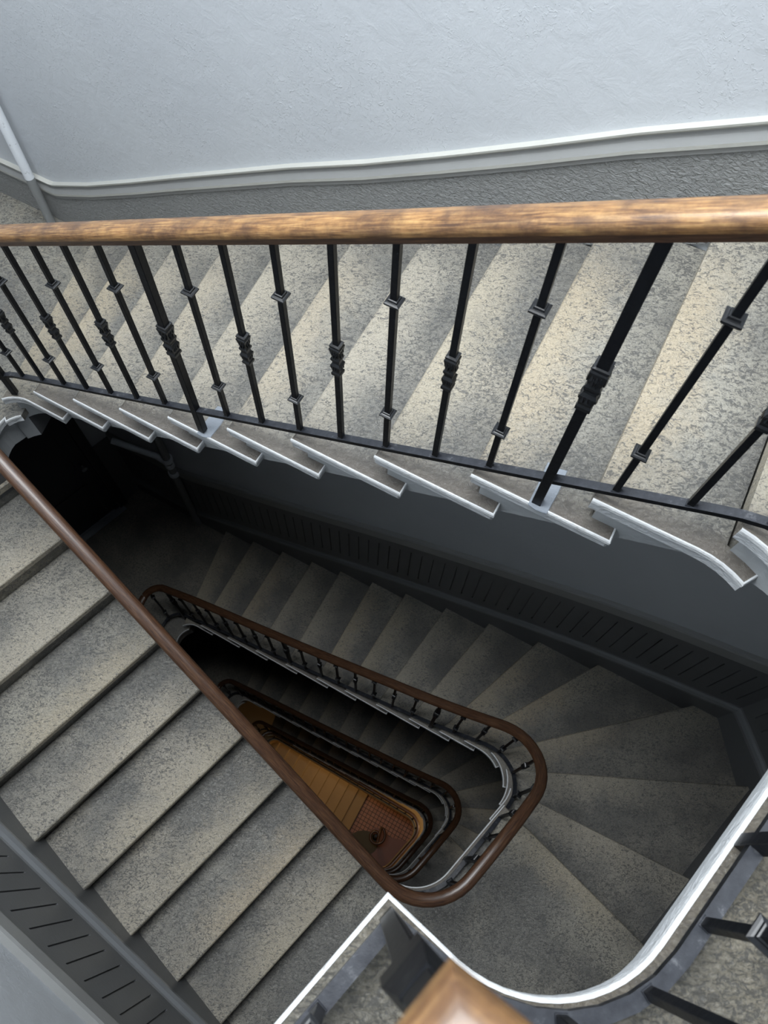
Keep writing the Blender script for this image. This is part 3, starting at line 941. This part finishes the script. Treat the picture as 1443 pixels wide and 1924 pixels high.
def dado_run(name, t0, t1, zt, prof, mats, matlist, slots=None, slot_h=(0.42, 0.92)):
    """prof bottom to top; slots: spacing of the vertical grooves on the field (the profile cell `slots[1]`)"""
    ts = set([t0, t1] + [x for x in WALL.s if t0 < x < t1])
    n = int((t1 - t0) / (0.03 if name == 'trim_1' else 0.12))
    for i in range(1, n): ts.add(t0 + (t1 - t0) * i / n)
    ts = sorted(ts)
    o = WALL.at(t0); z0 = zt(t0)
    mb = MB((o.x, o.y, z0))
    dado_sweep(mb, [WALL.at(t) for t in ts], [zt(t) for t in ts], prof, mats)
    if slots:
        sp, off = slots; t = t0 + sp
        while t < t1 - sp:
            cl = min(abs(t - x) for x in WALL.s)
            if cl > 0.03:
                p = WALL.at(t); d = WALL.dir(t); inw = V2(d.y, -d.x); z = zt(t)
                w = 0.0042
                a, b = p - d * w + inw * (off + 0.0006), p + d * w + inw * (off + 0.0006)
                ids = [mb.vert((q.x, q.y, zz)) for q, zz in ((a, z + slot_h[0]), (b, z + slot_h[0]), (b, z + slot_h[1]), (a, z + slot_h[1]))]
                mb.face(ids, len(matlist) - 1)
            t += sp
    return struct(mb.build(name, matlist, None, recalc=False))
# real recessed grooves need depth: the dado field is built from strips with channels between them
def dado_grooved(name, t0, t1, zt, h0, h1, g0, g1, off, depth=0.012, sp=0.094, w=0.008):
    o = WALL.at(t0); mb = MB((o.x, o.y, zt(t0)))
    cuts = [x for x in WALL.s if t0 < x < t1]
    edges = [(t0, None)]
    t = t0 + sp * 0.7
    grooves = []
    while t < t1 - sp * 0.4:
        if all(abs(t - c) > 0.03 for c in cuts): grooves.append(t)
        t += sp
    brk = sorted([(t0, 0), (t1, 0)] + [(c, 0) for c in cuts] + [(g - w / 2, 1) for g in grooves] + [(g + w / 2, 2) for g in grooves])
    def fr(t, o_):
        tt = min(max(t, t0 + 1e-4), t1 - 1e-4); p = WALL.at(tt)
        for c in cuts:
            if abs(t - c) < 1e-6:
                a = WALL.dir(c - 0.01); b = WALL.dir(c + 0.01); m_ = (a + b).normalized(); return p + V2(m_.y, -m_.x) * (o_ / m_.dot(a))
        d = WALL.dir(tt if all(abs(tt - c) > 0.004 for c in cuts) else tt); return p + V2(d.y, -d.x) * o_
    def vert(t, h, o_):
        q = fr(t, o_); return mb.vert((q.x, q.y, zt(t) + h))
    for (a, ka), (b, kb) in zip(brk, brk[1:]):
        if ka == 1 and kb == 2:
            mb.face([vert(a, h0, off), vert(b, h0, off), vert(b, g0, off), vert(a, g0, off)], 0)
            mb.face([vert(a, g1, off), vert(b, g1, off), vert(b, h1, off), vert(a, h1, off)], 0)
            A = [vert(a, g0, off), vert(b, g0, off), vert(b, g1, off), vert(a, g1, off)]
            B_ = [vert(a, g0, off - depth), vert(b, g0, off - depth), vert(b, g1, off - depth), vert(a, g1, off - depth)]
            mb.face(B_, 1)
            for i in range(4): mb.face([A[i], A[(i + 1) % 4], B_[(i + 1) % 4], B_[i]], 1)
        else:
            mb.face([vert(a, h0, off), vert(b, h0, off), vert(b, h1, off), vert(a, h1, off)], 0)
    return struct(mb.build(name, [M['dado'], M['dado']], None, recalc=False))

def pitch(points):
    f = lerp_tab([(t, ZC - z) for t, z in points]); return f
# top storey: only a low rough plinth under a cream moulding
pts = [(t, z - 0.007 * (k + 3)) for (s, t, z, k) in S0.noz[:-1]]
pts.append((0.0, 3.264)); pts.append((S0.noz[0][1] - 0.30, 3.264)); pts.append((wB(0.76), 1.32)); pts.append((WALL.near(far), 1.32))
z_top = smooth(pitch(pts), 0.02)
S0TOP = z_top
PROF_TOP = [(0.010, -0.16), (0.010, 0.196), (0.016, 0.198), (0.016, 0.216), (0.026, 0.222), (0.027, 0.236), (0.016, 0.262), (0.014, 0.278), (0.016, 0.284), (0.026, 0.290), (0.027, 0.298), (0.0, 0.300)]
dado_run('trim_1', WALL.s[1] + 0.001, WALL.near(far), z_top, PROF_TOP, [0, 1, 1, 2, 2, 1, 1, 2, 2, 2, 2], [M['rough'], M['band'], M['cream']])
# the thicker lower part of the back wall: its top follows the underside of the bright flight
WALL = WALL1
mb = MB((WA.x, WA.y, 0)); top = []; n = 40
t_a, t_b = WALL1.s[1], WALL1.s[2]
for i in range(n + 1):
    p = WALL1.at(t_a + (t_b - t_a) * i / n)
    zt_ = S0TOP(WALL0.near(p)) - 0.24
    top.append((p, zt_))
outw = -NB * 0.0
for (p, za), (q, zb2) in zip(top, top[1:]):
    a0 = [mb.vert((p.x, p.y, -0.6)), mb.vert((q.x, q.y, -0.6)), mb.vert((q.x, q.y, zb2)), mb.vert((p.x, p.y, za))]
    nb_ = NB * -(NW - NW0)
    b0_ = [mb.vert((r.x + nb_.x, r.y + nb_.y, z_)) for r, z_ in ((p, -0.6), (q, -0.6), (q, zb2), (p, za))]
    mb.face(a0, 0); mb.face(b0_[::-1], 0); mb.face([a0[3], a0[2], b0_[2], b0_[3]], 0)
struct(mb.build('wall_back_lower', [M['wall']], recalc=False))
# storeys below: plinth, moulding, grooved field, pale band
P_PL = [(0.030, -0.45), (0.030, 0.205), (0.036, 0.215), (0.046, 0.235), (0.046, 0.262), (0.034, 0.285), (0.020, 0.298), (0.016, 0.315)]
P_BD = [(0.016, 1.055), (0.034, 1.058), (0.036, 1.072), (0.034, 1.165), (0.026, 1.178), (0.0, 1.182)]
num = 2
for j, st in enumerate(STOREYS):
    pts = [(t, z) for (s, t, z, k) in st.noz] + [(0.0, st.tipz), (st.noz[0][1] - 0.25, st.tipz)]
    pts += [(st.noz[-1][1] + 0.05, st.zl), (st.nozA[0][1] - 0.25, st.zl)]
    pts += [(t, z) for (s, t, z, k) in st.nozA] + [(WALL.len, st.nozA[-1][2])]
    zp = smooth(pitch(pts), 0.25)
    a, b = WALL.s[1] + 0.001, WALL.s[5] - 0.001
    dado_run('trim_%d' % num, a, b, zp, P_PL, [0, 1, 1, 1, 1, 1, 1], [M['dado'], M['dadocap']]); num += 1
    dado_grooved('trim_%d' % num, a, b, zp, 0.315, 1.055, 0.42, 0.92, 0.016); num += 1
    dado_run('trim_%d' % num, a, b, zp, P_BD, [0, 0, 0, 0, 0], [M['band']]); num += 1
    # tip wall: plain grey dado, level with the landing
    zt = ZC - st.tipz
    d = (WA - W5).normalized(); inw = V2(d.y, -d.x)
    mb = MB((WA.x, WA.y, zt))
    a_, b_ = WA - d * 0.01, WA - d * 0.62
    mb.prism([(p.x, p.y) for p in (b_, b_ + inw * 0.02, a_ + inw * 0.02, a_)], zt + 1.12, zt)
    struct(mb.build('trim_%d' % num, [M['dado']])); num += 1

# ---------------------------------------------------------------- pipe in the corner
pp = V2(-1.835, 3.423)
PT = [(pp.x, pp.y)]
zsplit = ZC - 3.264 + 0.33
root = empty('standpipe', (pp.x, pp.y, ZC - 3.264)); tag(root, 'vertical pipe in the left corner, white above and grey near the floor', 'pipe')
mb = MB(root.location); mb.tube([(pp.x, pp.y, zsplit), (pp.x, pp.y, CEIL - 0.01)], 0.0265, 20); mb.build('white_length', [M['pipe']], root, smooth=True)
mb = MB(root.location); mb.tube([(pp.x, pp.y, ZC - 3.262), (pp.x, pp.y, zsplit)], 0.0255, 20); mb.build('grey_length', [M['pipegrey']], root, smooth=True)
pp = V2(-1.774, 3.309)
root = empty('drain_pipe', (pp.x, pp.y, ZC - 7.31)); tag(root, 'dark vertical pipe with a branch and sockets, beyond the dark door', 'pipe')
zb_ = ZC - 6.0
mb = MB(root.location); mb.tube([(pp.x, pp.y, ZC - 7.312), (pp.x, pp.y, ZC - 3.55)], 0.036, 20); mb.build('stack', [M['pipegrey']], root, smooth=True)
for dz, r in ((0.10, 0.052), (-0.16, 0.050), (0.0, 0.044)):
    mb = MB(root.location); mb.tube([(pp.x, pp.y, zb_ + dz - 0.03), (pp.x, pp.y, zb_ + dz - 0.025), (pp.x, pp.y, zb_ + dz + 0.025), (pp.x, pp.y, zb_ + dz + 0.03)], [r * 0.85, r, r, r * 0.85], 20)
    mb.build('socket', [M['pipe']], root, smooth=True)
bd = V2(-0.82, 0.42).normalized()
mb = MB(root.location)
mb.tube([(pp.x, pp.y, zb_), (pp.x + bd.x * .12, pp.y + bd.y * .12, zb_ + 0.06), (pp.x + bd.x * .55, pp.y + bd.y * .30, zb_ + 0.20)], 0.030, 16)
mb.build('branch', [M['pipe']], root, smooth=True)

# ---------------------------------------------------------------- door on the tip wall, one storey down
dW = (WA - W5).normalized(); inW = V2(dW.y, -dW.x)
def tipwall(sum_): return V2((QW + sum_) / 2, (sum_ - QW) / 2)     # point with x-y = QW, x+y = sum
for j, (zt_, nm) in enumerate(((STOREYS[0].tipz, 'door_1'), (STOREYS[1].tipz, 'door_2'))):
    z = ZC - zt_
    right = tipwall(0.86); left = right - dW * 0.92
    rzd = math.atan2(dW.y, dW.x)
    c = (right + left) / 2 + inW * 0.025
    root = empty(nm, (c.x, c.y, z)); root['kind'] = 'structure'
    mb = MB(root.location); mb.box((c.x, c.y, z + 1.03), (0.92, 0.04, 2.06), rzd)
    leaf = mb.build('door_leaf', [M['door']], root, bevel=0.003)
    for zz, hh in ((0.45, 0.62), (1.45, 0.95)):
        q = c + inW * 0.022
        mb = MB(root.location); mb.box((q.x, q.y, z + zz), (0.66, 0.012, hh), rzd); mb.build('door_panel', [M['door']], root, bevel=0.004)
    q = c + inW * 0.028 - dW * 0.02
    mb = MB(root.location); mb.box((q.x, q.y, z + 0.05), (0.84, 0.012, 0.03), rzd); mb.build('kick_strip', [M['metal']], root)
    q = c + inW * 0.05
    mb = MB(root.location); mb.box((q.x, q.y, z + 0.011), (1.0, 0.07, 0.018), rzd); mb.build('door_sill', [M['metal']], root)
    for sg in (-1, 1):
        q = c + dW * sg * 0.51 + inW * 0.005
        mb = MB(root.location); mb.box((q.x, q.y, z + 1.08), (0.10, 0.07, 2.14), rzd); mb.build('door_frame', [M['frame']], root, bevel=0.004)
    q = c + inW * 0.005
    mb = MB(root.location); mb.box((q.x, q.y, z + 2.12), (1.12, 0.07, 0.10), rzd); mb.build('door_frame', [M['frame']], root, bevel=0.004)
    q = c + dW * 0.38 + inW * 0.05
    mb = MB(root.location); mb.tube([(q.x - inW.x * .03, q.y - inW.y * .03, z + 1.03), (q.x, q.y, z + 1.03), (q.x + inW.x * .02, q.y + inW.y * .02, z + 1.03)], [0.012, 0.014, 0.03], 14)
    mb.build('door_handle', [M['metal']], root, smooth=True)
z = ZC - STOREYS[0].tipz
q = tipwall(0.86) + dW * 0.05 + inW * 0.048
mb = MB((q.x, q.y, z + 1.25)); mb.box((q.x, q.y, z + 1.25), (0.06, 0.018, 0.07), math.atan2(dW.y, dW.x))
tag(mb.build('bell_plate', [M['plastic']], None, bevel=0.003), 'small pale bell plate on the frame of the dark door', 'doorbell')

# ---------------------------------------------------------------- ground storey at the foot of the well
ZG = 15.08                                             # depth of the ground ring
st = STOREYS[2]
PG = Path(outline(0.05, -1.030, 0.27, 0.25, 0.0))
zz = ZC - ZG
ring_in = [PG.at(PG.len * i / 120) for i in range(120)]
mb = MB((0, 0, zz))
for i in range(120):
    a, b = ring_in[i], ring_in[(i + 1) % 120]
    da = PG.dir(PG.len * i / 120 + 1e-3); db = PG.dir(PG.len * ((i + 1) % 120) / 120 + 1e-3)
    ao = a + V2(-da.y, da.x) * 1.0; bo = b + V2(-db.y, db.x) * 1.0
    ids = [mb.vert((p.x, p.y, zz)) for p in (a, b, bo, ao)]; mb.face(ids, 0)
    ids2 = [mb.vert((p.x, p.y, q)) for p, q in ((a, zz), (b, zz), (b, zz - 0.25), (a, zz - 0.25))]; mb.face(ids2, 1)
    ids3 = [mb.vert((p.x, p.y, zz - 0.25)) for p in (a, ao, bo, b)]; mb.face(ids3, 1)
o = mb.build('ground_landing', [M['hallstep'], M['hallwall']], recalc=False)
tag(o, 'ochre-lit floor round the bottom opening of the well', 'landing')
root = empty('stair_railing', (0.9, 0.4, zz)); tag(root, 'lowest brown handrail loop framing the tiled hall floor', 'railing')
RG = Path(outline(0.05, -1.030, 0.27, 0.25, 0.025))
gp = [(RG.at(RG.len * i / 120).x, RG.at(RG.len * i / 120).y, zz + 0.06) for i in range(121)]
rail_sweeps(root, gp)
nb = int(RG.len / 0.17)
for i in range(nb):
    s = RG.len * i / nb; d = RG.dir(s)
    make_baluster(root, RG.at(s), math.atan2(d.y, d.x), zz + 0.06, 'collars', detail=False)
# hall floor and the broad steps that climb from it to the left
mb = MB((0, 1, 0)); mb.prism([(-4.3, -2.3), (3.1, -2.3), (3.1, 4.4), (-4.3, 4.4)], 0.0, -0.15)
struct(mb.build('floor', [M['tile']]))
mb = MB((0.2, 0.1, 0))
pz = [(0.1, -0.35), (1.3, -0.9), (1.3, 0.25), (0.62, 0.42), (0.35, 0.62), (0.05, 0.5)]
mb.prism(pz, 0.006, -0.01)
tag(mb.build('threshold_slab', [M['plainfloor']]), 'plain red cement slab set into the tiled floor at the bottom of the well', 'slab')
for k in range(10):
    d0 = -0.52 - 0.235 * k; z1 = 0.165 * (k + 1)
    a = NB * 0.6 + DB * d0; b = NB * -1.95 + DB * d0; c_ = NB * -1.95 + DB * (d0 - 0.262); d_ = NB * 0.6 + DB * (d0 - 0.262)
    mb = MB((a.x, a.y, 0)); mb.prism([(p.x, p.y) for p in (a, b, c_, d_)], z1, z1 - 0.20 if k else 0.0)
    o = mb.build('hall_step', [M['hallstep']], None, bevel=0.012)
    tag(o, 'ochre hall step at the bottom of the well, %s up from the tiled floor' % ORD[k], 'step', 'ochre hall steps')
# scrolled end of the hall handrail on its post
q = V2(0.30, 0.42)
root = empty('volute_post', (q.x, q.y, 0.0)); tag(root, 'dark scrolled handrail end on a turned post at the bottom of the well', 'newel post')
mb = MB(root.location); mb.tube([(q.x, q.y, 0.0), (q.x, q.y, 0.05), (q.x, q.y, 0.08), (q.x, q.y, 0.5), (q.x, q.y, 0.9), (q.x, q.y, 0.95)], [0.07, 0.07, 0.035, 0.045, 0.03, 0.03], 16)
mb.build('post', [M['iron']], root, smooth=True)
sp = []
for i in range(40):
    a = i / 39 * 2.3 * math.pi; r = 0.05 + 0.16 * i / 39
    sp.append((q.x + r * math.cos(a) , q.y + r * math.sin(a), 0.97))
sp.append((sp[-1][0] - 0.10, sp[-1][1] - 0.30, 0.97))
mb = MB(root.location); mb.tube(sp, 0.03, 12); mb.build('scroll', [M['wood']], root, smooth=True)
mb = MB((0.15, 0.25, 0.0)); cc = V2(0.02, 0.30)
mb.prism([(cc.x + 0.34 * math.cos(a), cc.y + 0.26 * math.sin(a)) for a in [2 * math.pi * i / 28 for i in range(28)]], 0.018, 0.002)
tag(mb.build('floor_mat', [M['mat']], None, bevel=0.004), 'round grey mat on the tiled floor beside the scrolled post', 'mat')
def globe(name, c, r, power, label):
    root = empty(name, c); tag(root, label, 'lamp')
    me = bpy.data.meshes.new('shade'); bm = bmesh.new(); bmesh.ops.create_uvsphere(bm, u_segments=20, v_segments=12, radius=r); bm.to_mesh(me); bm.free()
    m, nt, b = new_mat('warm_glass'); b.inputs['Emission Color'].default_value = (1, 0.62, 0.25, 1); b.inputs['Emission Strength'].default_value = 8.0
    link('shade', me, [m], root, smooth=True)
    l = bpy.data.lights.new('bulb', 'POINT'); l.energy = power; l.color = (1.0, 0.62, 0.28); l.shadow_soft_size = r * 1.1
    o = bpy.data.objects.new('bulb', l); COL.objects.link(o); o.parent = root; o.location = (0, 0, -r - 0.15)
globe('globe_lamp', (-0.1, 1.72, ZC - 15.75), 0.09, 9, 'warm globe lamp over the tiled hall at the bottom of the well')
globe('globe_lamp', (1.9, 0.55, ZC - 13.2), 0.08, 26, 'warm globe lamp over the ochre floor beside the lowest handrail loop')
